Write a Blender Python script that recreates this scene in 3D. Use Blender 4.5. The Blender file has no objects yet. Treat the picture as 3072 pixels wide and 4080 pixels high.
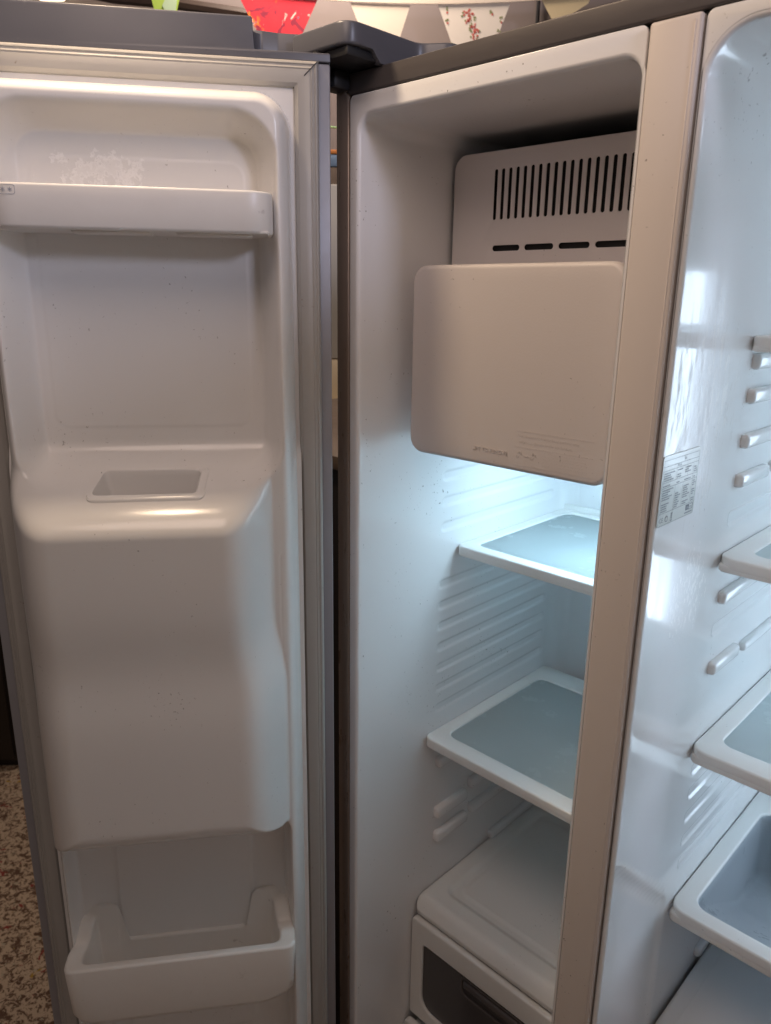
import bpy, bmesh, math, random
import numpy as np
from mathutils import Matrix, Vector
random.seed(4)
S = bpy.context.scene
COL = S.collection

# ------------------------------------------------------------------ camera
cd = bpy.data.cameras.new("camera")
cam = bpy.data.objects.new("camera", cd)
COL.objects.link(cam)
S.camera = cam
CAM = Vector((0.70509, -0.64, 1.52))
cam.matrix_world = Matrix(((0.716295, -0.201501, 0.668071, CAM.x),
                           (0.697663, 0.188045, -0.691307, CAM.y),
                           (0.013671, 0.961268, 0.275275, CAM.z),
                           (0, 0, 0, 1)))
cd.sensor_fit = 'VERTICAL'
cd.sensor_height = 36.0
cd.sensor_width = 27.1
cd.lens = 3005.96 / 4080 * 36.0
cd.clip_start, cd.clip_end = 0.01, 50
cd.dof.use_dof = True
cd.dof.focus_distance = 0.86
cd.dof.aperture_fstop = 9.0

# ------------------------------------------------------------------ world, lamps, exposure
W = bpy.data.worlds.new("World")
S.world = W
W.use_nodes = True
bgn = W.node_tree.nodes["Background"]
bgn.inputs[0].default_value = (1.0, 0.86, 0.79, 1)
bgn.inputs[1].default_value = 0.085

def area(name, loc, target, size, energy, color, shape='DISK', size_y=None):
    l = bpy.data.lights.new(name, 'AREA')
    l.shape = shape
    l.size = size
    if size_y: l.size_y = size_y
    l.energy = energy
    l.color = color
    o = bpy.data.objects.new(name, l)
    COL.objects.link(o)
    o.location = loc
    o.rotation_euler = (Vector(target) - Vector(loc)).to_track_quat('-Z', 'Y').to_euler()
    return o
area("ceiling_lamp", (-0.085, -0.30, 2.16), (-0.085, -0.28, 0), 0.10, 4.4, (1.0, 0.76, 0.52))
pl = bpy.data.lights.new("room_lamp", 'POINT')
pl.energy, pl.color, pl.shadow_soft_size = 13.5, (1.0, 0.77, 0.66), 0.30
po_ = bpy.data.objects.new("room_lamp", pl); COL.objects.link(po_); po_.location = (0.42, -0.64, 2.26)
area("added_side_light", (3.1, -0.46, 2.46), (-0.1, -0.25, 1.5), 0.42, 22, (0.76, 0.78, 1.0))  # cool light added at the right to brighten the upper freezer door
area("wall_wash_lamp", (-1.0, 0.75, 2.75), (-1.3, 1.3, 1.9), 0.4, 14, (1.0, 0.81, 0.66))

S.view_settings.view_transform = 'Standard'
S.view_settings.look = 'None'
S.view_settings.exposure = 0.0
S.view_settings.gamma = 1.0
S.cycles.max_bounces = 10
S.cycles.diffuse_bounces = 6
S.cycles.use_denoising = True

# ------------------------------------------------------------------ materials
def mat(name, col, rough=0.35, metal=0.0, spec=0.5, var=0.04, var_scale=6.0, rvar=0.08, speck=0.0,
        speck_scale=160, speck_col=(0.10, 0.075, 0.055), bump=0.0, bump_scale=60, streak=None, grooves=None, coat=0.0, alpha=None):
    m = bpy.data.materials.new(name)
    m.use_nodes = True
    nt = m.node_tree
    N, L = nt.nodes, nt.links
    b = N["Principled BSDF"]
    tc = N.new("ShaderNodeTexCoord")
    b.inputs["Metallic"].default_value = metal
    b.inputs["Specular IOR Level"].default_value = spec
    b.inputs["Coat Weight"].default_value = coat
    n1 = N.new("ShaderNodeTexNoise"); n1.inputs["Scale"].default_value = var_scale
    n1.inputs["Detail"].default_value = 6; n1.inputs["Roughness"].default_value = 0.65
    L.new(tc.outputs["Object"], n1.inputs["Vector"])
    cr = N.new("ShaderNodeMix"); cr.data_type = 'RGBA'
    c = np.array(col)
    cr.inputs["A"].default_value = (*np.clip(c * (1 - var), 0, 1), 1)
    cr.inputs["B"].default_value = (*np.clip(c * (1 + var), 0, 1), 1)
    L.new(n1.outputs["Fac"], cr.inputs["Factor"])
    colout = cr.outputs["Result"]
    if speck > 0:
        n2 = N.new("ShaderNodeTexNoise"); n2.inputs["Scale"].default_value = speck_scale
        n2.inputs["Detail"].default_value = 3
        L.new(tc.outputs["Object"], n2.inputs["Vector"])
        n3 = N.new("ShaderNodeTexNoise"); n3.inputs["Scale"].default_value = 9; n3.inputs["Detail"].default_value = 2
        L.new(tc.outputs["Object"], n3.inputs["Vector"])
        ad = N.new("ShaderNodeMath"); ad.operation = 'MULTIPLY_ADD'
        L.new(n3.outputs["Fac"], ad.inputs[0]); ad.inputs[1].default_value = 0.35
        L.new(n2.outputs["Fac"], ad.inputs[2])
        mr = N.new("ShaderNodeMapRange")
        mr.inputs["From Min"].default_value = 0.90; mr.inputs["From Max"].default_value = 0.97
        mr.inputs["To Max"].default_value = speck
        L.new(ad.outputs[0], mr.inputs["Value"])
        mx = N.new("ShaderNodeMix"); mx.data_type = 'RGBA'
        L.new(mr.outputs["Result"], mx.inputs["Factor"])
        L.new(colout, mx.inputs["A"])
        mx.inputs["B"].default_value = (*speck_col, 1)
        colout = mx.outputs["Result"]
    L.new(colout, b.inputs["Base Color"])
    nr = N.new("ShaderNodeTexNoise"); nr.inputs["Scale"].default_value = 14; nr.inputs["Detail"].default_value = 7
    nr.inputs["Roughness"].default_value = 0.7
    mp = N.new("ShaderNodeMapping")
    if streak: mp.inputs["Scale"].default_value = streak
    L.new(tc.outputs["Object"], mp.inputs["Vector"])
    L.new(mp.outputs["Vector"], nr.inputs["Vector"])
    mr2 = N.new("ShaderNodeMapRange")
    mr2.inputs["From Min"].default_value = 0.3; mr2.inputs["From Max"].default_value = 0.7
    mr2.inputs["To Min"].default_value = max(0.02, rough - rvar); mr2.inputs["To Max"].default_value = rough + rvar
    L.new(nr.outputs["Fac"], mr2.inputs["Value"])
    L.new(mr2.outputs["Result"], b.inputs["Roughness"])
    if bump > 0:
        nb = N.new("ShaderNodeTexNoise"); nb.inputs["Scale"].default_value = bump_scale; nb.inputs["Detail"].default_value = 2
        L.new(tc.outputs["Object"], nb.inputs["Vector"])
        bp = N.new("ShaderNodeBump"); bp.inputs["Strength"].default_value = bump; bp.inputs["Distance"].default_value = 0.001
        L.new(nb.outputs["Fac"], bp.inputs["Height"])
        L.new(bp.outputs["Normal"], b.inputs["Normal"])
    if alpha is not None:
        b.inputs["Transmission Weight"].default_value = alpha
    m["_col"] = colout.node.name
    return m

def emit(name, col, strength):
    m = bpy.data.materials.new(name)
    m.use_nodes = True
    b = m.node_tree.nodes["Principled BSDF"]
    b.inputs["Base Color"].default_value = (0.8, 0.8, 0.8, 1)
    b.inputs["Emission Color"].default_value = (*col, 1)
    b.inputs["Emission Strength"].default_value = strength
    return m

WHITE = (0.82, 0.81, 0.80)
M_liner = mat("door_liner_plastic", WHITE, 0.20, var=0.012, speck=0.5, speck_scale=260, bump=0.05, bump_scale=25, rvar=0.06)
M_wall = mat("freezer_wall_plastic", (0.84, 0.84, 0.85), 0.20, var=0.008, speck=0.8, speck_scale=260, bump=0.04, bump_scale=30, rvar=0.03)
M_fwall = mat("fridge_wall_plastic", (0.83, 0.83, 0.83), 0.10, var=0.02, speck=0.5, speck_scale=260, bump=0.03, bump_scale=30, rvar=0.08, streak=(1.5, 4, 0.8))
M_trim = mat("centre_trim_plastic", (0.66, 0.60, 0.56), 0.42, spec=0.35, var=0.02, speck=0.8, speck_scale=240, rvar=0.05, streak=(6, 6, 0.4))
M_shelf = mat("shelf_frame_plastic", (0.84, 0.84, 0.82), 0.38, var=0.02, speck=0.5, speck_scale=300, bump=0.06, bump_scale=90)
M_matte = mat("matte_white_plastic", (0.63, 0.58, 0.56), 0.5, var=0.015, speck=0.6, speck_scale=260, bump=0.15, bump_scale=450)
M_vent = mat("vent_panel_plastic", (0.82, 0.77, 0.755), 0.45, var=0.015, speck=0.5, speck_scale=260)
M_bin = mat("door_bin_plastic", (0.80, 0.78, 0.75), 0.36, var=0.05, var_scale=14, speck=0.55, speck_scale=80, speck_col=(0.50, 0.46, 0.44), rvar=0.1)
M_gasket = mat("grey_rubber_gasket", (0.40, 0.385, 0.365), 0.42, var=0.07, var_scale=20, speck=0.8, speck_scale=110, speck_col=(0.2, 0.16, 0.12), streak=(1, 1, 6))
M_dark = mat("dark_grey_painted_plastic", (0.108, 0.110, 0.130), 0.32, var=0.06, rvar=0.07, speck=0.25, speck_col=(0.3, 0.3, 0.3), speck_scale=60)
M_rail = mat("bronze_grey_steel", (0.125, 0.112, 0.11), 0.38, metal=0.3, var=0.06, rvar=0.05, streak=(1, 8, 8))
M_srail = mat("lightened_side_steel", (0.30, 0.235, 0.19), 0.30, metal=0.3, var=0.06, rvar=0.05, streak=(8, 8, 1))  # rail steel lightened to make up for the open door's shade
M_edge = mat("silver_grey_door_edge", (0.30, 0.30, 0.33), 0.42, metal=0.2, var=0.04)
M_black = mat("black_plastic", (0.012, 0.012, 0.014), 0.5, var=0.2)
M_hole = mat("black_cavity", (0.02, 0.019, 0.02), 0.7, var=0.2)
M_glass = mat("frosted_shelf_glass", (0.58, 0.67, 0.69), 0.20, spec=0.6, var=0.08, var_scale=10, rvar=0.16, speck=0.25, speck_col=(0.6, 0.64, 0.64), speck_scale=60)
M_tray = mat("tray_plastic", (0.70, 0.72, 0.71), 0.36, var=0.06, var_scale=9, speck=0.5, speck_scale=90, speck_col=(0.4, 0.38, 0.35))
M_bask = mat("grey_basket_plastic", (0.50, 0.53, 0.56), 0.3, var=0.06, var_scale=9, speck=0.4, speck_scale=200, speck_col=(0.3, 0.3, 0.3))
M_tint = mat("smoky_drawer_window", (0.068, 0.062, 0.064), 0.2, var=0.12, var_scale=8, rvar=0.06, spec=0.5)
M_handle = mat("smoky_drawer_handle", (0.085, 0.075, 0.075), 0.22, var=0.1)
M_print = mat("grey_print", (0.17, 0.18, 0.20), 0.5, var=0.05)
M_printl = mat("pale_blue_print", (0.36, 0.38, 0.44), 0.5, var=0.05)
M_label = mat("clear_sticker", (0.68, 0.70, 0.66), 0.22, var=0.05, rvar=0.1)
M_lampc = emit("cool_lamp_diffuser", (0.57, 0.83, 1.0), 11.0)
M_lampf = emit("cool_fridge_lamp_diffuser", (0.66, 0.82, 1.0), 6.5)

def translucent(m, fac, col):
    nt = m.node_tree; N, L = nt.nodes, nt.links
    out = [n for n in N if n.type == 'OUTPUT_MATERIAL'][0]
    t = N.new("ShaderNodeBsdfTranslucent"); t.inputs["Color"].default_value = (*col, 1)
    mx = N.new("ShaderNodeMixShader"); mx.inputs[0].default_value = fac
    L.new(N["Principled BSDF"].outputs[0], mx.inputs[1]); L.new(t.outputs[0], mx.inputs[2])
    L.new(mx.outputs[0], out.inputs["Surface"])
translucent(M_bask, 0.45, (0.8, 0.85, 0.9))
translucent(M_glass, 0.55, (0.86, 0.91, 0.92))

M_lampt = emit("cool_top_lamp_diffuser", (0.72, 0.84, 1.0), 3.0)
# frosty blotches inside the upper door recess, object space of the door liner
def add_blotches(m, centre, size, amount, scale=55):
    nt = m.node_tree; N, L = nt.nodes, nt.links
    b = N["Principled BSDF"]
    tc = N.new("ShaderNodeTexCoord")
    mp = N.new("ShaderNodeMapping"); mp.vector_type = 'POINT'
    mp.inputs["Location"].default_value = [-c / s for c, s in zip(centre, size)]
    mp.inputs["Scale"].default_value = [1 / s for s in size]
    L.new(tc.outputs["Object"], mp.inputs["Vector"])
    ln = N.new("ShaderNodeVectorMath"); ln.operation = 'LENGTH'
    L.new(mp.outputs["Vector"], ln.inputs[0])
    fal = N.new("ShaderNodeMapRange"); fal.inputs["From Min"].default_value = 1.0; fal.inputs["From Max"].default_value = 0.3
    fal.inputs["To Min"].default_value = -0.35; fal.inputs["To Max"].default_value = 0.04
    L.new(ln.outputs["Value"], fal.inputs["Value"])
    nz = N.new("ShaderNodeTexNoise"); nz.inputs["Scale"].default_value = scale; nz.inputs["Detail"].default_value = 5
    nz.inputs["Roughness"].default_value = 0.7
    L.new(tc.outputs["Object"], nz.inputs["Vector"])
    ad = N.new("ShaderNodeMath"); ad.operation = 'ADD'
    L.new(nz.outputs["Fac"], ad.inputs[0]); L.new(fal.outputs["Result"], ad.inputs[1])
    st = N.new("ShaderNodeValToRGB")
    e = st.color_ramp.elements
    e[0].position = 0.50; e[0].color = (0, 0, 0, 1)
    e[1].position = 0.56; e[1].color = (1, 1, 1, 1)
    x = e.new(0.60); x.color = (0.25, 0.25, 0.25, 1)
    L.new(ad.outputs[0], st.inputs["Fac"])
    old = b.inputs["Base Color"].links[0].from_socket
    mx = N.new("ShaderNodeMix"); mx.data_type = 'RGBA'
    ml = N.new("ShaderNodeMath"); ml.operation = 'MULTIPLY'; ml.inputs[1].default_value = amount
    L.new(st.outputs["Color"], ml.inputs[0])
    L.new(ml.outputs[0], mx.inputs["Factor"])
    L.new(old, mx.inputs["A"]); mx.inputs["B"].default_value = (0.93, 0.92, 0.91, 1)
    L.new(mx.outputs["Result"], b.inputs["Base Color"])
    oldr = b.inputs["Roughness"].links[0].from_socket
    ar = N.new("ShaderNodeMath"); ar.operation = 'MULTIPLY_ADD'; ar.inputs[1].default_value = 0.35
    L.new(st.outputs["Color"], ar.inputs[0]); L.new(oldr, ar.inputs[2])
    L.new(ar.outputs[0], b.inputs["Roughness"])

def add_smears(m, centre, size, scale, amount, seed=0.0):
    nt = m.node_tree; N, L = nt.nodes, nt.links
    b = N["Principled BSDF"]
    tc = N.new("ShaderNodeTexCoord")
    mp = N.new("ShaderNodeMapping")
    mp.inputs["Location"].default_value = [-c / s for c, s in zip(centre, size)]
    mp.inputs["Scale"].default_value = [1 / s for s in size]
    L.new(tc.outputs["Object"], mp.inputs["Vector"])
    ln = N.new("ShaderNodeVectorMath"); ln.operation = 'LENGTH'
    L.new(mp.outputs["Vector"], ln.inputs[0])
    fal = N.new("ShaderNodeMapRange"); fal.inputs["From Min"].default_value = 1.0; fal.inputs["From Max"].default_value = 0.35
    fal.inputs["To Min"].default_value = -0.30; fal.inputs["To Max"].default_value = 0.02
    L.new(ln.outputs["Value"], fal.inputs["Value"])
    m2 = N.new("ShaderNodeMapping"); m2.inputs["Scale"].default_value = scale; m2.inputs["Location"].default_value = (seed, seed, seed)
    L.new(tc.outputs["Object"], m2.inputs["Vector"])
    nz = N.new("ShaderNodeTexNoise"); nz.inputs["Scale"].default_value = 1.0; nz.inputs["Detail"].default_value = 5
    nz.inputs["Roughness"].default_value = 0.7; nz.inputs["Distortion"].default_value = 0.4
    L.new(m2.outputs["Vector"], nz.inputs["Vector"])
    ad = N.new("ShaderNodeMath"); ad.operation = 'ADD'
    L.new(nz.outputs["Fac"], ad.inputs[0]); L.new(fal.outputs["Result"], ad.inputs[1])
    r = N.new("ShaderNodeMapRange"); r.inputs["From Min"].default_value = 0.50; r.inputs["From Max"].default_value = 0.62
    L.new(ad.outputs[0], r.inputs["Value"])
    old = b.inputs["Base Color"].links[0].from_socket
    mx = N.new("ShaderNodeMix"); mx.data_type = 'RGBA'
    ml = N.new("ShaderNodeMath"); ml.operation = 'MULTIPLY'; ml.inputs[1].default_value = amount
    L.new(r.outputs["Result"], ml.inputs[0]); L.new(ml.outputs[0], mx.inputs["Factor"])
    L.new(old, mx.inputs["A"]); mx.inputs["B"].default_value = (0.62, 0.60, 0.57, 1)
    L.new(mx.outputs["Result"], b.inputs["Base Color"])
    oldr = b.inputs["Roughness"].links[0].from_socket
    ar = N.new("ShaderNodeMath"); ar.operation = 'MULTIPLY_ADD'; ar.inputs[1].default_value = 0.30
    L.new(r.outputs["Result"], ar.inputs[0]); L.new(oldr, ar.inputs[2])
    L.new(ar.outputs[0], b.inputs["Roughness"])

# ------------------------------------------------------------------ mesh helpers
class MB:
    """collects shapes, then links them as ONE mesh object"""
    def __init__(self):
        self.v, self.f, self.m, self.mats = [], [], [], []
        self.n = 0
    def add(self, v, f, material):
        if material not in self.mats: self.mats.append(material)
        k = self.mats.index(material)
        self.v.append(np.asarray(v, float))
        n = self.n
        self.f.extend([tuple(int(i) + n for i in q) for q in f])
        self.m.extend([k] * len(f))
        self.n += len(v)
        return self
    def build(self, name, parent=None, smooth=40, label=None):
        me = bpy.data.meshes.new(name)
        v = np.concatenate(self.v)
        base = np.array(parent["_base"]) if parent is not None else np.zeros(3)
        me.from_pydata((v - base).tolist(), [], self.f)
        for m in self.mats: me.materials.append(m)
        me.polygons.foreach_set("material_index", self.m)
        me.update()
        if smooth: me.shade_smooth(); me.set_sharp_from_angle(angle=math.radians(smooth))
        o = bpy.data.objects.new(name, me)
        COL.objects.link(o)
        if parent is not None:
            o.parent = parent
            o["_base"] = list(map(float, base))
        else:
            o["_base"] = [0.0, 0.0, 0.0]
        if label: o["label"] = label
        return o

def root(name, loc, label, cat, group=None):
    o = bpy.data.objects.new(name, None)
    o.empty_display_size = 0.05
    COL.objects.link(o)
    o.location = loc
    o["_base"] = list(map(float, loc))
    o["label"] = label; o["category"] = cat
    if group: o["group"] = group
    return o

def tag(o, label, cat, group=None):
    o["label"] = label; o["category"] = cat
    if group: o["group"] = group
    return o

def ident(a, b, c): return np.stack([a, b, c], -1)

def rbox(x0, x1, y0, y1, z0, z1, r=0.003, seg=2, fn=None):
    bm = bmesh.new()
    bmesh.ops.create_cube(bm, size=1)
    for v in bm.verts:
        v.co = ((x0 + x1) / 2 + v.co.x * (x1 - x0), (y0 + y1) / 2 + v.co.y * (y1 - y0), (z0 + z1) / 2 + v.co.z * (z1 - z0))
    if r > 0:
        bmesh.ops.bevel(bm, geom=list(bm.edges), offset=min(r, 0.49 * min(x1 - x0, y1 - y0, z1 - z0)), segments=seg, profile=0.5, affect='EDGES')
    bmesh.ops.recalc_face_normals(bm, faces=bm.faces)
    bm.verts.index_update()
    v = np.array([tuple(p.co) for p in bm.verts]); f = [[p.index for p in q.verts] for q in bm.faces]
    bm.free()
    if fn: v = fn(v[:, 0], v[:, 1], v[:, 2])
    return v, f

def rrect(a0, a1, b0, b1, r, n=6):
    rs = r if isinstance(r, (tuple, list)) else (r,) * 4   # (a1b1, a0b1, a0b0, a1b0)
    pts = []
    for (ca, cb, s, rr) in ((a1, b1, 0, rs[0]), (a0, b1, 90, rs[1]), (a0, b0, 180, rs[2]), (a1, b0, 270, rs[3])):
        sa = -1 if ca == a1 else 1; sb = -1 if cb == b1 else 1
        if rr <= 1e-6:
            pts.append((ca, cb)); continue
        for k in range(n + 1):
            t = math.radians(s + 90 * k / n)
            pts.append((ca + sa * rr + rr * math.cos(t), cb + sb * rr + rr * math.sin(t)))
    return pts

def rpoly(pts, r, n=5):
    """rounded polygon"""
    out = []
    P = [np.array(p, float) for p in pts]
    k = len(P)
    rs = r if isinstance(r, (list, tuple)) else [r] * k
    for i in range(k):
        p, a, c = P[i], P[i - 1], P[(i + 1) % k]
        if rs[i] <= 0: out.append(tuple(p)); continue
        d1 = (a - p) / np.linalg.norm(a - p); d2 = (c - p) / np.linalg.norm(c - p)
        ang = math.acos(np.clip(d1 @ d2, -1, 1))
        t = min(rs[i] / math.tan(ang / 2), 0.49 * np.linalg.norm(a - p), 0.49 * np.linalg.norm(c - p))
        q0, q1 = p + d1 * t, p + d2 * t
        for j in range(n + 1):
            s = j / n
            out.append(tuple((1 - s) ** 2 * q0 + 2 * s * (1 - s) * p + s * s * q1))
    return out

def curve_mesh(cu):
    o = bpy.data.objects.new("tmp", cu)
    COL.objects.link(o)
    dg = bpy.context.evaluated_depsgraph_get()
    me = bpy.data.meshes.new_from_object(o.evaluated_get(dg))
    v = np.zeros(len(me.vertices) * 3); me.vertices.foreach_get("co", v)
    f = [list(p.vertices) for p in me.polygons]
    bpy.data.objects.remove(o); bpy.data.curves.remove(cu); bpy.data.meshes.remove(me)
    return v.reshape(-1, 3), f

def plate(loops, c0, c1, bevel=0.0, fn=ident, seg=2):
    """flat plate with holes; local a,b in the loop plane, c through the thickness"""
    cu = bpy.data.curves.new("tmp", 'CURVE')
    cu.dimensions = '2D'; cu.fill_mode = 'BOTH'
    for lp in loops:
        sp = cu.splines.new('POLY')
        sp.points.add(len(lp) - 1)
        for p, q in zip(sp.points, lp): p.co = (q[0], q[1], 0, 1)
        sp.use_cyclic_u = True
    cu.extrude = (c1 - c0) / 2 - bevel
    cu.bevel_depth = bevel; cu.bevel_resolution = seg
    cu.offset = -bevel
    v, f = curve_mesh(cu)
    # weld
    bm = bmesh.new()
    vs = [bm.verts.new(p) for p in v]
    for q in f:
        try: bm.faces.new([vs[i] for i in q])
        except ValueError: pass
    bmesh.ops.remove_doubles(bm, verts=bm.verts, dist=1e-5)
    bmesh.ops.recalc_face_normals(bm, faces=bm.faces)
    bm.verts.index_update()
    v = np.array([tuple(p.co) for p in bm.verts]); f = [[p.index for p in q.verts] for q in bm.faces]
    bm.free()
    return fn(v[:, 0], v[:, 1], v[:, 2] + (c0 + c1) / 2), f

def text(s, size, fn, extrude=0.0, spacing=1.0, align='LEFT', shear=0.0):
    cu = bpy.data.curves.new("tmp", 'FONT')
    cu.body = s; cu.size = size; cu.extrude = extrude; cu.space_character = spacing; cu.align_x = align
    cu.resolution_u = 3
    v, f = curve_mesh(cu)
    return fn(v[:, 0], v[:, 1], v[:, 2]), f

def bar(a0, a1, b0, b1, fn, c=0.0):
    a = np.array([a0, a1, a1, a0]); b = np.array([b0, b0, b1, b1])
    return fn(a, b, np.full(4, c)), [(0, 1, 2, 3)]

def grid_faces(nu, nv, wrap=False):
    i, j = np.meshgrid(np.arange(nu - 1), np.arange(nv - (0 if wrap else 1)), indexing='ij')
    i = i.ravel(); j = j.ravel(); j2 = (j + 1) % nv
    return np.stack([i * nv + j, (i + 1) * nv + j, (i + 1) * nv + j2, i * nv + j2], 1)

def loft(loops, cap0=False, cap1=False):
    """loops: list of (n,3) arrays, closed rings"""
    n = len(loops[0])
    v = np.concatenate(loops)
    f = [tuple(q) for q in grid_faces(len(loops), n, wrap=True)]
    if cap0: f.append(tuple(range(n)))
    if cap1: f.append(tuple(range((len(loops) - 1) * n, len(loops) * n))[::-1])
    return v, f

def cyl(p0, p1, r, n=16, r1=None):
    p0, p1 = Vector(p0), Vector(p1)
    q = (p1 - p0).to_track_quat('Z', 'Y')
    rr = []
    for p, ra in ((p0, r), (p1, r if r1 is None else r1)):
        rr.append(np.array([p + q @ Vector((ra * math.cos(2 * math.pi * k / n), ra * math.sin(2 * math.pi * k / n), 0)) for k in range(n)]))
    return loft(rr, True, True)

def tube(pts, r, n=8):
    pts = [Vector(p) for p in pts]
    rings = []
    for i, p in enumerate(pts):
        d = (pts[min(i + 1, len(pts) - 1)] - pts[max(i - 1, 0)]).normalized()
        q = d.to_track_quat('Z', 'Y')
        rings.append(np.array([p + q @ Vector((r * math.cos(2 * math.pi * k / n), r * math.sin(2 * math.pi * k / n), 0)) for k in range(n)]))
    return loft(rings, True, True)

# numpy height helpers
def sstep(x): x = np.clip(x, 0, 1); return x * x * (3 - 2 * x)
def smin(a, b, k):
    h = np.clip(0.5 + 0.5 * (b - a) / k, 0, 1); return b * (1 - h) + a * h - k * h * (1 - h)
def smax(a, b, k): return -smin(-a, -b, k)
def sdr(u, z, u0, u1, z0, z1, r):
    qx = np.abs(u - (u0 + u1) / 2) - (u1 - u0) / 2 + r
    qz = np.abs(z - (z0 + z1) / 2) - (z1 - z0) / 2 + r
    return np.hypot(np.maximum(qx, 0), np.maximum(qz, 0)) + np.minimum(np.maximum(qx, qz), 0) - r

# mappings
def XZ(a, b, c): return np.stack([a, c, b], -1)        # a=x b=z c=y
def XY(a, b, c): return np.stack([a, b, c], -1)
E0 = np.array([0.0459, -0.05]); DD = np.array([-0.59758, -0.80181]); NN = np.array([0.80181, -0.59758])
def DOOR(u, z, w):
    return np.stack([E0[0] + DD[0] * u + NN[0] * w, E0[1] + DD[1] * u + NN[1] * w, z + 0 * u], -1)
def DUWZ(u, w, z): return DOOR(u, z, w)

# ================================================================== the refrigerator
R = root("refrigerator", (0.45, 0.34, 0.0), "side-by-side fridge freezer with dark grey frame, its left freezer door swung wide open", "refrigerator")

# ---- cabinet shell: side panel, top panel, back
mb = MB()
mb.add(*rbox(0.0008, 0.004, 0.031, 0.70, 0.03, 1.7545, 0.0005, 1), M_dark)
mb.add(*rbox(0.90, 0.9032, 0.031, 0.70, 0.03, 1.7545, 0.0005, 1), M_dark)
mb.add(*rbox(0.0045, 0.8995, 0.0315, 0.70, 1.751, 1.7547, 0.0005, 1), M_dark)
mb.add(*rbox(0.0045, 0.8995, 0.696, 0.6995, 0.03, 1.7505, 0.0005, 1), M_dark)
mb.build("cabinet_shell", R)
TR, LR = 1.7557, 0.0215
# front frame rails (mitred)
mb = MB(); mb.add(*plate([[(0, TR), (0.9035, TR), (0.882, TR - LR), (LR, TR - LR)]], -0.001, 0.0305, 0.0022, XZ), M_rail)
mb.build("top_rail", R)
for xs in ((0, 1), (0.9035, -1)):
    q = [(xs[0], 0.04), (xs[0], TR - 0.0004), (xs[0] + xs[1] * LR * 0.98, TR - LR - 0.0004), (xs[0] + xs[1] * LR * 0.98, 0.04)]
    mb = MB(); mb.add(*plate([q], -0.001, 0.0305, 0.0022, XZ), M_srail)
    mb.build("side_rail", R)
# dark joint seal behind the gaps
mb = MB()
for x0, x1 in ((0.0195, 0.0245), (0.3718, 0.3770), (0.4165, 0.4215)):
    mb.add(*rbox(x0, x1, 0.0045, 0.012, 0.05, 1.7335, 0.0, 1), M_black)
mb.add(*rbox(0.0225, 0.881, 0.0125, 0.016, 1.7285, 1.7365, 0.0, 1), M_black)
mb.build("joint_seal", R)

# ---- inner liners
def rib_profile(y, z, ribs, depth, soft=0.0019):
    h = np.zeros_like(y)
    for (y0, y1, z0, z1) in ribs:
        s = sdr(y, z, y0, y1, z0, z1, min(0.0065, (z1 - z0) * 0.49))
        h = np.minimum(h, -depth * sstep(-s / soft + 0.4))
    return h

def liner(name, parent, x0, x1, z0, z1, rT, rT2, depth, lip, ribs, m, z_fine, draft=0.0, ystep=0.003, y_fine=(0.15, 0.48), fl=None, extra=None):
    # loop: up the left wall, across, down the right wall
    pts, nor = [], []
    zs = list(np.arange(z0, z_fine[0], 0.02)) + list(np.arange(z_fine[0], z1 - rT, 0.002))
    for z in zs: pts.append((x0, z)); nor.append((1, 0))
    for k in range(13):
        t = math.radians(180 - 90 * k / 12)
        pts.append((x0 + rT + rT * math.cos(t), z1 - rT + rT * math.sin(t))); nor.append((-math.cos(t), -math.sin(t)))
    for x in np.linspace(x0 + rT, x1 - rT2, 30)[1:-1]: pts.append((x, z1)); nor.append((0, -1))
    for k in range(13):
        t = math.radians(90 - 90 * k / 12)
        pts.append((x1 - rT2 + rT2 * math.cos(t), z1 - rT2 + rT2 * math.sin(t))); nor.append((-math.cos(t), -math.sin(t)))
    for z in np.linspace(z1 - rT2, z0, 40)[1:]: pts.append((x1, z)); nor.append((-1, 0))
    pts = np.array(pts); nor = np.array(nor)
    rows = []
    for k in range(7):      # rolled lip
        t = math.radians(90 * k / 6)
        rows.append((lip * (1 - math.sin(t)), lip * (1 - math.cos(t))))
    ys = list(np.arange(lip + 0.006, y_fine[0], 0.01)) + list(np.arange(y_fine[0], y_fine[1], ystep)) + list(np.arange(y_fine[1], depth - 0.03, 0.01))
    rows += [(0.0, y) for y in ys]
    rb = 0.028
    for k in range(8):      # rounded back corner
        t = math.radians(90 * k / 7)
        rows.append((-rb * (1 - math.cos(t)), depth - rb + rb * math.sin(t)))
    V = []
    nl = len(zs)
    for off, y in rows:
        P = pts - nor * off
        P = np.stack([P[:, 0], np.full(len(P), y), P[:, 1]], -1)
        P[:, 0] += draft * y
        if off == 0.0:
            h = rib_profile(P[:nl, 1], P[:nl, 2], ribs, 0.0020)
            if extra is not None: h = h + extra(P[:nl, 1], P[:nl, 2])
            P[:nl, 0] += h
        V.append(P)
    v = np.concatenate(V)
    f = [tuple(q)[::-1] for q in grid_faces(len(rows), len(pts))]
    mb = MB(); mb.add(v, f, m)
    # back wall and floor
    mb.add(*rbox(x0 - 0.0, x1, depth + 0.0005, depth + 0.004, z0, z1, 0, 1), m)
    mb.add(*rbox(x0 - 0.004, x1 + 0.004, 0.002, depth, z0 - 0.004, z0 + 0.0, 0, 1), m)
    # flange
    hole = rrect(x0 - lip, x1 + lip, z0 - 0.01, z1 + lip, (rT2 + lip, rT + lip, 0, 0), 12)
    a0, a1, b0, b1 = fl
    mb.add(*plate([rrect(a0, a1, b0, b1, 0.006, 4), hole], 0.0, 0.004, 0.0008, XZ), m)
    return mb.build(name, parent, smooth=50)

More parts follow.
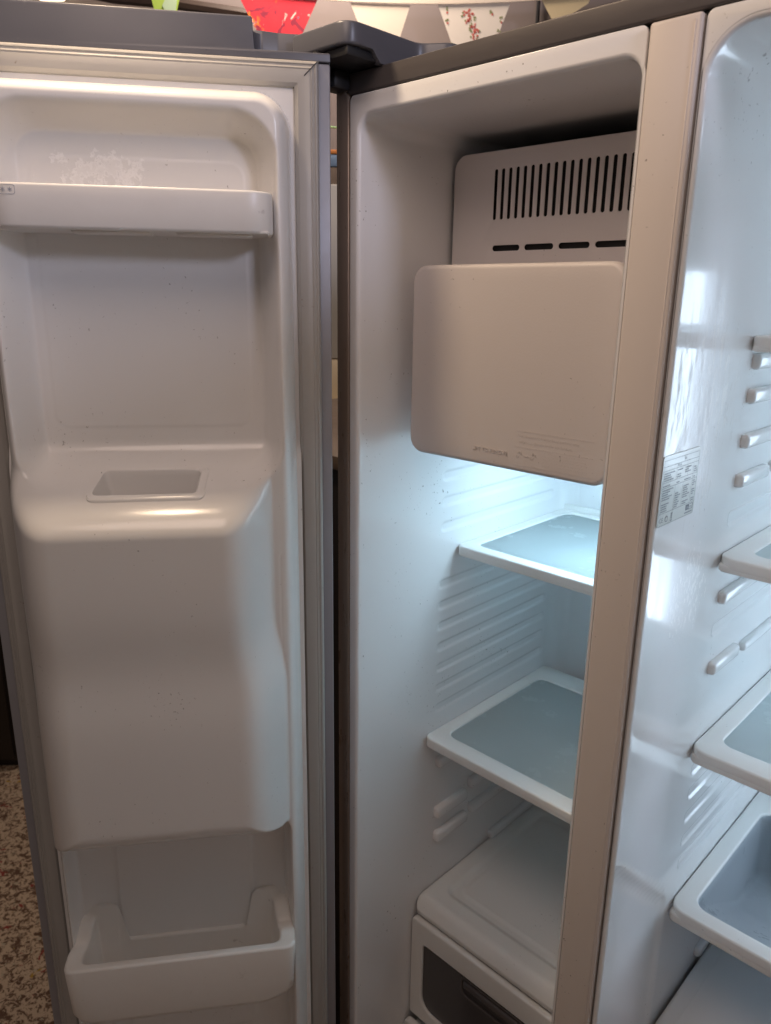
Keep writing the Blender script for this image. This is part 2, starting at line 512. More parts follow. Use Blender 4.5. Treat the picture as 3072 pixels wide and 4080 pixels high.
fr_ribs = [(0.169, 0.467, zc - 0.0065, zc + 0.0065) for zc in (1.274, 1.236, 1.198, 1.1082, 1.0743, 1.0405, 1.0062, 0.9714, 0.9368, 0.902)]
FL = liner("freezer_liner", R, 0.037, 0.3695, 0.10, 1.7120, 0.018, 0.017, 0.508, 0.0045, fr_ribs, M_wall, (0.34, 1.66), fl=(0.0225, 0.3727, 0.06, 1.7332))
def fr_extra(y, z):
    # shallow step where the bin clearance panel begins
    return -0.0035 * sstep((0.955 - 0.9 * y - z) / 0.012) * sstep((0.165 - y) / 0.02)
fg_ribs = [(0.187, 0.47, 1.2822, 1.2995), (0.187, 0.47, 1.1504, 1.1660), (0.187, 0.47, 0.9677, 0.983), (0.187, 0.47, 0.9334, 0.949), (0.187, 0.47, 0.8998, 0.915), (0.187, 0.47, 0.8661, 0.881), (0.187, 0.47, 0.832, 0.848)]
GL = liner("fridge_liner", R, 0.4253, 0.872, 0.10, 1.7195, 0.036, 0.036, 0.520, 0.004, fg_ribs, M_fwall, (0.55, 1.66), fl=(0.4203, 0.8815, 0.06, 1.7332), extra=fr_extra)

rb_ = R["_base"]
add_smears(M_fwall, (0.4253 - rb_[0], 0.075 - rb_[1], 1.42 - rb_[2]), (0.2, 0.15, 0.20), (60, 150, 34), 0.75)
add_smears(M_fwall, (0.4253 - rb_[0], 0.10 - rb_[1], 1.23 - rb_[2]), (0.2, 0.10, 0.10), (60, 240, 120), 0.40, 3.0)

# ---- centre trim between the compartments
mb = MB()
mb.add(*rbox(0.3756, 0.4182, -0.0035, 0.012, 0.06, 1.7325, 0.0028, 3), M_trim)
for x in (0.4130,):
    mb.add(*rbox(x, x + 0.0012, -0.0041, -0.0030, 0.064, 1.728, 0.0005, 1), M_trim)
mb.build("centre_trim", R)

# ---- shelf support rails moulded on the walls
def rail(parent, x, y0, y1, z0, z1, p, m, side=1):
    mb = MB()
    mb.add(*rbox(x - 0.003, x + p, y0, y1, z0, z1, 0.0045, 3), m)
    return mb.build("shelf_rail", parent)
for (y0, y1, z0, z1) in ((0.174, 0.45, 0.796, 0.814), (0.174, 0.252, 0.700, 0.7205), (0.262, 0.462, 0.714, 0.7335), (0.174, 0.255, 0.655, 0.674), (0.266, 0.462, 0.662, 0.679), (0.33, 0.476, 0.572, 0.588)):
    rail(FL, 0.037, y0, y1, z0, z1, 0.011, M_wall)
for (y0, y1, z0, z1) in ((0.189, 0.46, 1.452, 1.4685), (0.189, 0.46, 1.4165, 1.4325), (0.189, 0.46, 1.3690, 1.3845), (0.189, 0.275, 1.3260, 1.3415), (0.292, 0.46, 1.3290, 1.3415), (0.189, 0.46, 1.191, 1.2065), (0.189, 0.268, 1.1025, 1.1185), (0.286, 0.46, 1.100, 1.112), (0.30, 0.46, 0.612, 0.628)):
    rail(GL, 0.4253, y0, y1, z0, z1, 0.0085, M_fwall)

# ---- vent panel above the ice bucket
def slot(x0, x1, z0, z1):
    return rrect(x0, x1, z0, z1, min(x1 - x0, z1 - z0) * 0.485, 5)
holes = []
for k in range(18):
    xc = 0.1073 + 0.01048 * k
    holes.append(slot(xc - 0.0023, xc + 0.0023, 1.6118, 1.6695))
for k in range(4):
    x0 = 0.1066 + 0.04735 * k
    holes.append(slot(x0, x0 + 0.0403, 1.5752, 1.5820))
mb = MB()
mb.add(*plate([rrect(0.0425, 0.362, 1.500, 1.6900, (0.018, 0.018, 0.004, 0.004), 8)] + holes, 0.1635, 0.1650, 0.0005, XZ), M_vent)
mb.build("vent_panel", FL)
mb = MB()
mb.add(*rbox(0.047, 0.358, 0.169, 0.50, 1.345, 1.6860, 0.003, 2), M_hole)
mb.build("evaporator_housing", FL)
# under the housing: the freezer lamp
mb = MB()
mb.add(*rbox(0.045, 0.360, 0.170, 0.502, 1.330, 1.3445, 0.003, 2), M_wall)
mb.build("housing_floor", FL)
mb = MB()
mb.add(*rbox(0.15, 0.345, 0.225, 0.345, 1.318, 1.3295, 0.003, 2), M_lampc)
mb.build("freezer_lamp", FL)
# fridge lamp: light strip on the rear wall
mb = MB()
mb.add(*rbox(0.618, 0.790, 0.508, 0.5195, 0.82, 1.56, 0.004, 2), M_lampf)
mb.build("fridge_lamp", GL)
mb = MB()
mb.add(*rbox(0.60, 0.76, 0.20, 0.32, 1.7085, 1.7190, 0.004, 2), M_lampt)
mb.build("fridge_lamp", GL)

# ---- rating label on the fridge wall
def LAB(a, b, c): return np.stack([0.4259 + c, 0.003 + a, 1.3195 + b], -1)
mb = MB()
mb.add(*plate([rrect(0, 0.080, 0, 0.0665, 0.003, 4)], 0.0, 0.00025, 0.0, LAB), M_label)
ZP = 0.00045
def lb(a0, a1, b0, b1): mb.add(*bar(a0, a1, b0, b1, LAB, ZP), M_print)
for b in (0.0008, 0.0125, 0.0365, 0.0415, 0.0525, 0.0565, 0.0622): lb(0.002, 0.0775, b, b + 0.00035)
for a in (0.0018, 0.0775): lb(a, a + 0.0004, 0.001, 0.0625)
for a, b0, b1 in ((0.030, 0.0125, 0.0365), (0.047, 0.0125, 0.0365), (0.067, 0.0125, 0.0525), (0.030, 0.0415, 0.0525), (0.055, 0.0415, 0.0525)): lb(a, a + 0.0003, b0, b1)
rl = random.Random(7)
for b0, b1 in ((0.014, 0.0355), (0.0378, 0.0410), (0.043, 0.0520)):
    for a0, a1 in ((0.004, 0.028), (0.032, 0.045), (0.049, 0.065), (0.069, 0.0765)):
        b = b0
        while b < b1 - 0.0015:
            if rl.random() < 0.85:
                x = a0; end = a0 + (a1 - a0) * rl.uniform(0.45, 0.95)
                while x < end:
                    wd = rl.uniform(0.0006, 0.0013); lb(x, min(x + wd, a1), b, b + 0.0012); x += wd + 0.0004
            b += 0.0022
mb.add(*text("CE", 0.0065, lambda a, b, c: LAB(a + 0.004, b + 0.004, c + ZP)), M_print)
mb.add(*text("S/N", 0.0036, lambda a, b, c: LAB(a + 0.044, b + 0.0585, c + ZP)), M_print)
mb.add(*text("MODEL", 0.003, lambda a, b, c: LAB(a + 0.030, b + 0.0538, c + ZP)), M_print)
ring = [(0.019 + 0.003 * math.cos(t), 0.006 + 0.003 * math.sin(t)) for t in np.linspace(0, 2 * math.pi, 20, endpoint=False)]
ring2 = [(0.019 + 0.0024 * math.cos(t), 0.006 + 0.0024 * math.sin(t)) for t in np.linspace(0, 2 * math.pi, 20, endpoint=False)]
mb.add(*plate([ring, ring2], ZP, ZP + 0.0001, 0, LAB), M_print)
lb(0.060, 0.067, 0.0058, 0.0115)
mb.add(*text("*", 0.006, lambda a, b, c: LAB(a + 0.0622, b + 0.0055, c + 0.0007)), M_label)
mb.add(*plate([rrect(0.067, 0.076, 0.0058, 0.0115, 0.0003, 1), rrect(0.0675, 0.0755, 0.0063, 0.0110, 0.0003, 1)], ZP, ZP + 0.0001, 0, LAB), M_print)
mb.add(*text("***", 0.0055, lambda a, b, c: LAB(a + 0.0683, b + 0.0055, c + ZP)), M_print)
for a in (0.028, 0.0292, 0.0304): lb(a, a + 0.0006, 0.004, 0.0095)
lb(0.0275, 0.0315, 0.0095, 0.0100); lb(0.0275, 0.0315, 0.0022, 0.0032)
for k in range(9): lb(0.0590 + 0.0019 * k, 0.0603 + 0.0019 * k, 0.0026, 0.0042)
mb.build("rating_label", GL, smooth=0)

# ---- hinge cover and bracket on top
mb = MB()
hp = rpoly([(-0.012, -0.0535), (0.0754, -0.0535), (0.0754, 0.055), (0.105, 0.075), (0.105, 0.12), (-0.012, 0.12)], [0.004, 0.020, 0.02, 0.02, 0.01, 0.004], 8)
mb.add(*plate([hp], 1.7660, 1.7872, 0.0025, XY, 3), M_dark)
arch = rpoly([(0.118, 1.7552), (-0.005, 1.7552), (-0.010, 1.7595), (-0.0165, 1.7662), (-0.036, 1.7668), (-0.040, 1.7725), (0.118, 1.7725)], [0, 0.001, 0.004, 0.006, 0.003, 0, 0], 6)
mb.add(*plate([arch], 0.0665, 0.07535, 0.0006, lambda a, b, c: np.stack([c, a, b], -1)), M_dark)
mb.build("hinge_cover", R)
mb = MB()
mb.add(*rbox(-0.004, 0.070, -0.048, 0.03, 1.7562, 1.7655, 0.002, 2), M_black)
mb.add(*plate([rpoly([(0.0, TR + 0.001), (0.072, TR + 0.001), (0.066, 1.7657), (0.0, 1.7657)], 0.002)], -0.012, -0.002, 0.0005, XZ), M_black)
mb.add(*rbox(0.001, 0.026, -0.026, -0.0015, 1.737, 1.7560, 0.004, 2), M_black)
mb.add(*cyl((0.023, -0.046, 1.7595), (0.023, -0.046, 1.770), 0.007), M_black)
mb.build("hinge_bracket", R)

# ================================================================== freezer door (part of the refrigerator)
mb = MB()
mb.add(*rbox(0.0, 0.397, 0.06, 1.7515, -0.062, -0.0008, 0.0025, 2, fn=lambda a, b, c: DOOR(a, b, c)), M_edge)
mb.add(*rbox(0.004, 0.393, 0.064, 1.7505, -0.0655, -0.0622, 0.001, 1, fn=lambda a, b, c: DOOR(a, b, c)), M_rail)
DOORO = mb.build("freezer_door", R)
# top cap with the stepped notch for the hinge
mb = MB()
cp = rpoly([(0.0, 1.7520), (0.397, 1.7520), (0.397, 1.7900), (0.0792, 1.7900), (0.0775, 1.7604), (0.0, 1.7606)], [0.001, 0.002, 0.003, 0.0022, 0.0015, 0.002], 4)
mb.add(*plate([cp], -0.052, 0.0008, 0.0010, DOOR), M_dark)
bp = rpoly([(0.0785, -0.0525), (0.397, -0.0525), (0.397, -0.066), (0.0, -0.066), (0.0, -0.0565), (0.052, -0.0565), (0.0685, -0.0525)], [0, 0.001, 0.003, 0.003, 0.001, 0.01, 0.004], 6)
mb.add(*plate([bp], 1.7520, 1.7930, 0.0012, lambda a, b, c: DUWZ(a, b, c)), M_dark)
fil = [(0.0787, -0.0530)] + [(0.0787 - 0.012 + 0.012 * math.cos(t), -0.0530 + 0.012 - 0.012 * math.sin(t)) for t in np.linspace(0, math.pi / 2, 7)]
mb.add(*plate([fil], 1.7602, 1.7895, 0.0, lambda a, b, c: DUWZ(a, b, c)), M_dark)
mb.build("top_cap", DOORO)

# gasket: mitred frame with a grooved face
gp = [(0.0122, -0.0008), (0.0130, 0.0060), (0.0148, 0.0092), (0.0163, 0.0098), (0.0175, 0.0088), (0.0190, 0.0096), (0.0205, 0.0104), (0.0215, 0.0098), (0.0230, 0.0106),
      (0.0290, 0.0112), (0.0345, 0.0104), (0.0378, 0.0080), (0.0388, 0.0040), (0.0385, -0.0008)]
loops = []
for (o, w) in gp:
    c = [(o, 0.085 + o), (o, 1.7640 - o), (0.397 - o, 1.7640 - o), (0.397 - o, 0.085 + o)]
    loops.append(DOOR(np.array([p[0] for p in c]), np.array([p[1] for p in c]), np.full(4, w)))
mb = MB(); v, f = loft(loops); mb.add(v, f, M_gasket)
for (ua, za, ub, zb) in ((0.0140, 1.7500, 0.0388, 1.7252), (0.3830, 1.7500, 0.3582, 1.7252)):
    n_ = 0.00035
    q = [(ua - n_, za - n_, 0.0098), (ua + n_, za + n_, 0.0098), ((ua + ub) / 2 + n_, (za + zb) / 2 + n_, 0.0118), (ub + n_, zb + n_, 0.0062), (ub - n_, zb - n_, 0.0062), ((ua + ub) / 2 - n_, (za + zb) / 2 - n_, 0.0118)]
    mb.add(DOOR(np.array([p[0] for p in q]), np.array([p[1] for p in q]), np.array([p[2] for p in q])), [(0, 1, 2, 5), (5, 2, 3, 4)], M_black)
GK = mb.build("door_gasket", DOORO, smooth=25)

# door liner: one moulded sheet
def liner_h(u, z):
    s = -sdr(u, z, 0.0430, 0.3545, 0.11, 1.7190, 0.038)
    t = np.clip(s / 0.018, 0, 1)
    w = 0.0045 + 0.0450 * (1 - (1 - t) ** 2.2) ** 0.80
    def cut(s, wb, slope, fil):
        return wb + np.where(s < -fil, 0, slope * (np.sqrt(np.maximum(s + fil, 0) ** 2 + fil ** 2) - fil))
    up = cut(sdr(u, z, 0.0740, 0.3240, 1.330, 1.6800, 0.030), 0.0015, 3.2, 0.006)
    lo = cut(sdr(u, z, 0.0670, 0.3390, 0.16, 0.8720, 0.020), 0.0015, 7.0, 0.004)
    w = smin(w, up, 0.010)
    w = smin(w, lo, 0.010)
    w = w + 0.0035 * sstep(-sdr(u, z, 0.112, 0.292, 0.50, 0.84, 0.02) / 0.006)          # raised pad
    w = w + 0.0006 * sstep(-sdr(u, z, 0.090, 0.309, 1.372, 1.655, 0.018) / 0.004 - 0.1)
    us_ = u - 0.012 * sstep((z - 1.07) / 0.09) * sstep((0.2 - u) / 0.1)
    sb = -sdr(us_, z, 0.0600, 0.3560, 0.8640, 1.60, 0.012)
    pr = np.clip(1 - (1 - np.clip(sb / 0.060, 0, 1)) ** 2.4, 0, 1) ** 0.68
    front = 0.0005 + (0.113 - 0.0095 * np.exp(-((z - 1.115) / 0.055) ** 2)) * pr
    top = -0.005 + (1.345 - z) * 2.43
    b = smin(front, top, 0.055)
    b = np.where(z > 1.40, -1, b)
    w = smax(w, b, 0.042)
    g = np.abs(sdr(u, z, 0.0480, 0.0655, 0.93, 1.235, 0.008))
    w = w - 0.0005 * np.exp(-(g / 0.0012) ** 2)
    return w
us = np.concatenate([np.arange(0.0375, 0.110, 0.0011), np.arange(0.110, 0.300, 0.0022), np.arange(0.300, 0.3598, 0.0012)])
zs = np.concatenate([np.arange(0.108, 0.48, 0.004), np.arange(0.48, 1.25, 0.0024), np.arange(1.25, 1.7268, 0.0017)])
U, Zg = np.meshgrid(us, zs, indexing='ij')
Wd = liner_h(U, Zg)
v = DOOR(U.ravel(), Zg.ravel(), Wd.ravel())
f = grid_faces(len(us), len(zs))
def zfl(w): return 1.345 - (w + 0.005) * 0.4115
uc = U.ravel()[f].mean(1); wc = Wd.ravel()[f].mean(1); zc = Zg.ravel()[f].mean(1)
lim = (wc - 0.030) / 0.050
inside = (zc > 1.295) & (zc < 1.34) & (wc > 0.0335) & (wc < 0.0765) & (uc > 0.1490 + 0.004 * lim) & (uc < 0.2555 + 0.010 * lim)
mb = MB(); mb.add(v, [tuple(q) for q in f[~inside]], M_liner)
DL = mb.build("door_liner", DOORO, smooth=60)
cpos = DOOR(np.array(0.235), np.array(1.64), np.array(0.0)) - np.array(DL["_base"])
add_blotches(M_liner, list(cpos), (0.10, 0.10, 0.045), 1.0, scale=62)

# ice chute: trapezoid collar set in the ledge, funnel below
def CH(u, w, h): return DOOR(u, 1.345 - (w + 0.005) * 0.4115 + h, w)
def trap(u0b, u1b, u0f, u1f, wb, wf, r): return np.array(rpoly([(u0b, wb), (u1b, wb), (u1f, wf), (u0f, wf)], r, 6))
o1 = trap(0.1405, 0.2545, 0.1450, 0.2690, 0.0285, 0.0830, 0.010)
i1 = trap(0.1500, 0.2530, 0.1545, 0.2615, 0.0350, 0.0750, 0.007)
i2 = trap(0.1520, 0.2400, 0.1560, 0.2450, 0.0420, 0.0740, 0.006)
def rg(p, h): return CH(p[:, 0], p[:, 1], h)
mid = (o1 * 0.85 + i1 * 0.15); mid2 = (o1 * 0.15 + i1 * 0.85)
mb = MB()
mb.add(*loft([rg(o1, -0.004), rg(o1, 0.0010), rg(mid, 0.0024), rg(mid2, 0.0024), rg(i1, 0.0010), rg(i1 * 0.97 + i2 * 0.03, -0.004), rg(i2, -0.045)], False, True), M_liner)
mb.add(*plate([[(0.156, 0.0445), (0.205, 0.0445), (0.222, 0.050), (0.222, 0.072), (0.156, 0.072)]], 0.0, 0.0006, 0, lambda a, b, c: CH(a, b, c - 0.0438)), M_hole)
mb.build("ice_chute", DOORO, smooth=35)

# the right-hand door of the refrigerator, open beyond the view, added to shade the freezer door
E1 = np.array([0.872, -0.050]); a1 = math.radians(104)
D1 = np.array([-math.cos(a1), -math.sin(a1)]); N1 = np.array([-math.sin(a1), math.cos(a1)])
def RDOOR(u, z, w): return np.stack([E1[0] + D1[0] * u + N1[0] * w, E1[1] + D1[1] * u + N1[1] * w, z + 0 * u], -1)
mb = MB()
mb.add(*rbox(0.0, 0.500, 0.06, 1.788, -0.062, -0.0008, 0.0025, 2, fn=lambda a, b, c: RDOOR(a, b, c)), M_edge)
RDO = mb.build("fridge_door", R)
mb = MB()
mb.add(*rbox(0.012, 0.488, 0.075, 1.752, -0.0006, 0.010, 0.004, 2, fn=lambda a, b, c: RDOOR(a, b, c)), M_gasket)
mb.build("door_gasket", RDO)
mb = MB()
mb.add(*plate([rrect(0.045, 0.455, 0.11, 1.718, 0.035, 6), rrect(0.085, 0.415, 0.15, 1.678, 0.02, 6)], 0.0105, 0.060, 0.008, RDOOR), M_liner)
mb.add(*rbox(0.040, 0.460, 0.105, 1.723, 0.008, 0.012, 0.0015, 1, fn=lambda a, b, c: RDOOR(a, b, c)), M_liner)
mb.build("door_liner", RDO)

# ================================================================== door bins (lift out: own things)
b0 = DOOR(np.array(0.2), np.array(1.577), np.array(0.04))
UB = root("door_bin", b0.tolist(), "shallow white bin high on the freezer door, marked with two small stars", "door bin")
def ubin_path(off):   # plan outline (u,w), open at the back
    a, b, wf = 0.0640 + off, 0.3330 - off, 0.0770 - off
    return np.array([(a, 0.0)] + [(a + (0.0 if t == 0 else 0), 0.0) for t in ()] +
                    rpoly([(a, 0.010), (a, wf), (b, wf), (b, 0.010)], [0, 0.030 - off, 0.030 - off, 0], 10) + [(b, 0.0)])
po, pi_, pl = ubin_path(0.0), ubin_path(0.0022), ubin_path(0.0011)
def rgd(p, z): return DOOR(p[:, 0], np.full(len(p), z), p[:, 1])
rows = [rgd(ubin_path(0.0040), 1.5775), rgd(ubin_path(0.0015), 1.5782), rgd(po, 1.5805), rgd(po, 1.6150), rgd(ubin_path(0.0004), 1.6166), rgd(pl, 1.6172), rgd(ubin_path(0.0018), 1.6166), rgd(pi_, 1.6150), rgd(pi_, 1.5810)]
mb = MB()
mb.add(np.concatenate(rows), [tuple(q) for q in grid_faces(len(rows), len(po))], M_bin)
mb.build("front_guard", UB, smooth=45)
mb = MB()
mb.add(*rbox(0.0690, 0.3280, 1.5778, 1.5805, 0.0, 0.0725, 0.0008, 1, fn=lambda a, b, c: DOOR(a, b, c)), M_bin)
for k in range(2): mb.add(*rbox(0.085 + 0.10 * k, 0.160 + 0.10 * k, 1.5755, 1.5785, 0.030, 0.060, 0.0012, 1, fn=lambda a, b, c: DOOR(a, b, c)), M_bin)
mb.build("bin_floor", UB)
# two-star freezer mark printed on the guard
def MK(a, b, c): return DOOR(0.3172 - a, 1.6066 + b, 0.0772 + c)
mb = MB()
mb.add(*plate([rrect(0, 0.0150, 0, 0.0085, 0.0022, 5), rrect(0.0004, 0.0146, 0.0004, 0.0081, 0.0019, 5)], 0.0, 0.0001, 0, MK), M_printl)
for ac in (0.0042, 0.0106):
    for k in range(3):
        t = math.radians(60 * k + 30)
        ca, sa = math.cos(t), math.sin(t)
        a = np.array([-0.0021, 0.0021, 0.0021, -0.0021]); b = np.array([-0.0003, -0.0003, 0.0003, 0.0003])
        mb.add(MK(ac + a * ca - b * sa, 0.00425 + a * sa + b * ca, np.full(4, 0.00015)), [(0, 1, 2, 3)], M_printl)
mb.build("star_mark", UB, smooth=0)

b0 = DOOR(np.array(0.21), np.array(0.60), np.array(0.04))
LBN = root("door_bin", b0.tolist(), "deep white bin low on the freezer door, its back rising in two rounded ears", "door bin")
def lbin(off, wb, wf, shift=0.0, n=8):
    return np.array(rpoly([(0.0680, 0.0075), (0.3380, 0.0075), (0.3500, 0.054), (0.3500, wf), (0.0590, wf), (0.0590, 0.054)], [0.004, 0.004, 0.030, 0.030, 0.030, 0.030], n))
def densify(p, step=0.004):
    out = []
    for i in range(len(p)):
        a, b = p[i], p[(i + 1) % len(p)]
        k = max(1, int(np.linalg.norm(b - a) / step))
        for j in range(k): out.append(a + (b - a) * j / k)
    return np.array(out)
base = densify(lbin(0.0, -0.0015, 0.083))
cen = np.array([0.21, 0.04])
def inset(p, d, wbk=0.0):
    q = p.copy()
    du = d * (1 + 0.8 * min(1.0, max(0.0, (d - 0.003) / 0.006)))
    q[:, 0] = 0.206 + (q[:, 0] - 0.206) * (0.146 - du) / 0.146
    q[:, 1] = 0.0428 + (q[:, 1] - 0.0428) * (0.0402 - d) / 0.0402
    return q
def ztop(p):
    u, w = p[:, 0], p[:, 1]
    ear = np.maximum(sstep((0.114 - u) / 0.017) * (1 - 0.3 * sstep((0.080 - u) / 0.014)), sstep((u - 0.289) / 0.017) * (1 - 0.3 * sstep((u - 0.326) / 0.014)))
    back = 0.6800 + 0.058 * ear
    edge = np.maximum(sstep((0.078 - u) / 0.012), sstep((u - 0.342) / 0.012))
    k = sstep((w - 0.012) / 0.030)
    return back * (1 - k) + 0.7010 * k + 0.0 * edge
zt = ztop(base)
def RG(p, z): return DOOR(p[:, 0], z + 0 * p[:, 0], p[:, 1])
def zlow(p): return 0.6085 + 0.010 * sstep((0.05 - p[:, 1]) / 0.05) + 0.012 * np.maximum(sstep((0.10 - p[:, 0]) / 0.035), sstep((p[:, 0] - 0.32) / 0.035))
bt = inset(base, 0.010)
mb = MB()
mb.add(*loft([RG(inset(base, 0.020), 0.6050), RG(inset(base, 0.012), 0.6060), RG(inset(base, 0.0055), zlow(base) + 0.001), RG(inset(base, 0.0035), zlow(base) + 0.008), RG(inset(base, 0.0002), zt - 0.003), RG(inset(base, 0.0010), zt - 0.0008), RG(inset(base, 0.0028), zt)], True, False), M_bin)
mb.add(*loft([RG(inset(base, 0.0028), zt), RG(inset(base, 0.0095), zt + 0.0004), RG(inset(base, 0.0112), zt - 0.0010), RG(inset(base, 0.0118), zt - 0.004), RG(inset(base, 0.0135), 0.628), RG(inset(base, 0.018), 0.6200)], False, True), M_bin)
mb.build("bin_body", LBN, smooth=50)

# ================================================================== ice bucket
IB = root("ice_bucket", (0.20, 0.115, 1.330), "flat blank white front of the ice bucket with raised words LIFT TO REMOVE", "ice bucket")
def cover_fn(a, b, c):
    x = a; y = c + 0.010 * ((a - 0.2) / 0.14) ** 4 * 0.3
    return np.stack([x, y, b], -1)
mb = MB()
mb.add(*plate([rrect(0.0605, 0.3385, 1.3290, 1.5560, (0.018, 0.020, 0.020, 0.018), 8)], 0.0680, 0.0860, 0.0055, XZ, 4), M_matte)
mb.build("front_cover", IB)
mb = MB(); mb.add(*rbox(0.072, 0.326, 0.0862, 0.160, 1.336, 1.545, 0.008, 3), M_matte); mb.build("bucket_body", IB)
def IC(x, z, s=1.0): return lambda a, b, c: np.stack([x + a, 0.0680 - c, z + b], -1)
mb = MB()
mb.add(*text("LIFT TO REMOVE", 0.0064, IC(0.1635, 1.3462), 0.0008, 1.04), M_matte)
mb.build("lift_lettering", IB, smooth=0)
mb = MB()
for z in (1.3760, 1.3580, 1.3375): mb.add(*rbox(0.2235, 0.3215, 0.0677, 0.0682, z, z + 0.0005, 0, 1), M_matte)
mb.add(*text("Not dispensing ice for long periods may", 0.00445, IC(0.2260, 1.3695), 0.00025, 1.08), M_matte)
mb.add(*text("cause ice clumps in the ice bucket.", 0.00445, IC(0.2285, 1.3630), 0.00025, 1.08), M_matte)
for xc in (0.230, 0.249):
    for k in range(5):
        t0 = k * 1.256
        mb.add(*tube([(xc + 0.0035 * math.cos(t), 0.0677, 1.3490 + 0.0035 * math.sin(t + t0 * 0.3)) for t in np.linspace(t0, t0 + 1.0, 5)], 0.0003, 4), M_matte)
mb.add(*rbox(0.236, 0.243, 0.0674, 0.0682, 1.3485, 1.3490, 0, 1), M_matte)
rl = random.Random(3)
for k in range(5):
    x = 0.2600; z = 1.3545 - 0.0033 * k
    while x < 0.317 - 0.006 * rl.random():
        w = rl.uniform(0.002, 0.005); mb.add(*rbox(x, x + w, 0.0678, 0.0682, z, z + 0.0012, 0, 1), M_matte); x += w + 0.0012
mb.build("notice_lettering", IB, smooth=0)

# ================================================================== shelves
def shelf(name, label, cat, x0, x1, y0, y1, zt, hole, thick=0.013, lip=0.016, rc=0.012, group=None, backlip=0.0):
    o = root(name, ((x0 + x1) / 2, (y0 + y1) / 2, zt - lip), label, cat, group)
    mb = MB()
    hx0, hx1, hy0, hy1 = hole
    mb.add(*plate([rrect(x0, x1, y0, y1, (0.012, 0.012, rc, rc), 7), rrect(hx0, hx1, hy0, hy1, 0.016, 7)], zt - thick, zt, 0.0026, XY, 3), M_shelf)
    # deeper front edge
    mb.add(*plate([rpoly([(x0 + 0.0006, y0 + 0.0006), (x1 - 0.0006, y0 + 0.0006), (x1 - 0.0006, y0 + 0.024), (x0 + 0.0006, y0 + 0.024)], [rc, rc, 0.002, 0.002], 7)], zt - lip, zt - thick + 0.004, 0.0020, XY, 2), M_shelf)
    if backlip > 0:
        mb.add(*rbox(x0 + 0.002, x1 - 0.002, y1 - 0.009, y1 - 0.001, zt - 0.004, zt + backlip, 0.003, 3), M_shelf)
    mb.build("shelf_frame", o)
    mb = MB()
    mb.add(*plate([rrect(hx0 - 0.004, hx1 + 0.004, hy0 - 0.004, hy1 + 0.004, 0.018, 6)], zt - 0.0060, zt - 0.0022, 0.0004, XY), M_glass)
    mb.build("glass_pane", o)
    return o
shelf("freezer_shelf", "glass freezer shelf right under the lit lamp, below the ice bucket", "shelf", 0.0378, 0.3665, 0.2025, 0.5060, 1.1645, (0.0585, 0.345, 0.2255, 0.482), backlip=0.010)
shelf("freezer_shelf", "glass freezer shelf just above the pale tray lid of the drawer", "shelf", 0.0378, 0.3665, 0.1425, 0.4800, 0.8670, (0.0600, 0.345, 0.1720, 0.4330), lip=0.017)
shelf("fridge_shelf", "topmost fridge shelf, only its left corner showing at the edge", "shelf", 0.4262, 0.8700, 0.1715, 0.4900, 1.4868, (0.452, 0.845, 0.208, 0.47), rc=0.014)
shelf("fridge_shelf", "fridge shelf level with the bottom of the rating label", "shelf", 0.4262, 0.8700, 0.1640, 0.4900, 1.2549, (0.4505, 0.845, 0.1975, 0.47), rc=0.020, lip=0.017)
shelf("fridge_shelf", "fridge shelf right above the open white basket", "shelf", 0.4262, 0.8700, 0.1640, 0.4900, 1.0187, (0.4480, 0.845, 0.1990, 0.47), rc=0.018, lip=0.019)

# ================================================================== pull-out basket in the fridge
BK = root("pull_out_basket", (0.65, 0.32, 0.68), "open white basket with a wide rim, hanging under the lowest fridge shelf", "basket")
mb = MB()
zt = 0.7926
outer = rrect(0.4265, 0.870, 0.1665, 0.500, (0.01, 0.01, 0.022, 0.022), 8)
hole = rrect(0.4490, 0.846, 0.1905, 0.4450, 0.018, 8)
mb.add(*plate([outer, hole], zt - 0.014, zt, 0.0028, XY, 3), M_shelf)
mb.add(*plate([rpoly([(0.4271, 0.1671), (0.8694, 0.1671), (0.8694, 0.188), (0.4271, 0.188)], [0.022, 0.022, 0.002, 0.002], 8)], zt - 0.021, zt - 0.010, 0.0022, XY, 2), M_shelf)
mb.build("rim", BK)
mb = MB()
def ins(d, z, s=0.0): return np.array([(p[0], p[1], z) for p in rrect(0.4490 + d, 0.846 - d, 0.1905 + d + s, 0.4450 - d, 0.018, 8)])
mb.add(*loft([ins(0.0006, zt - 0.003), ins(0.001, zt - 0.012), ins(0.002, zt - 0.018, 0.006), ins(0.007, zt - 0.090, 0.130), ins(0.013, zt - 0.097, 0.140)], False, True), M_bask)
mb.add(*loft([ins(-0.001, zt - 0.012), ins(0.001, zt - 0.021, 0.004), ins(0.005, zt - 0.094, 0.126), ins(0.012, zt - 0.101, 0.140)], False, True), M_bask)
for k in range(7):
    x = 0.50 + 0.05 * k
    mb.add(*rbox(x, x + 0.003, 0.4370, 0.4415, zt - 0.086, zt - 0.03, 0.001, 1), M_bask)
mb.build("basket_body", BK, smooth=45)

# big drawer lid under it
DC = root("crisper_lid", (0.65, 0.34, 0.590), "plain flat lid of the bottom fridge drawer, under the open basket", "drawer lid")
mb = MB()
mb.add(*rbox(0.4300, 0.868, 0.150, 0.5000, 0.588, 0.605, 0.006, 3), M_shelf)
mb.add(*rbox(0.4520, 0.846, 0.175, 0.4800, 0.6052, 0.6068, 0.0015, 2), M_shelf)
mb.build("lid_panel", DC)
mb = MB(); mb.add(*rbox(0.4320, 0.866, 0.156, 0.4980, 0.38, 0.5870, 0.004, 2), M_shelf); mb.build("drawer_box", DC)

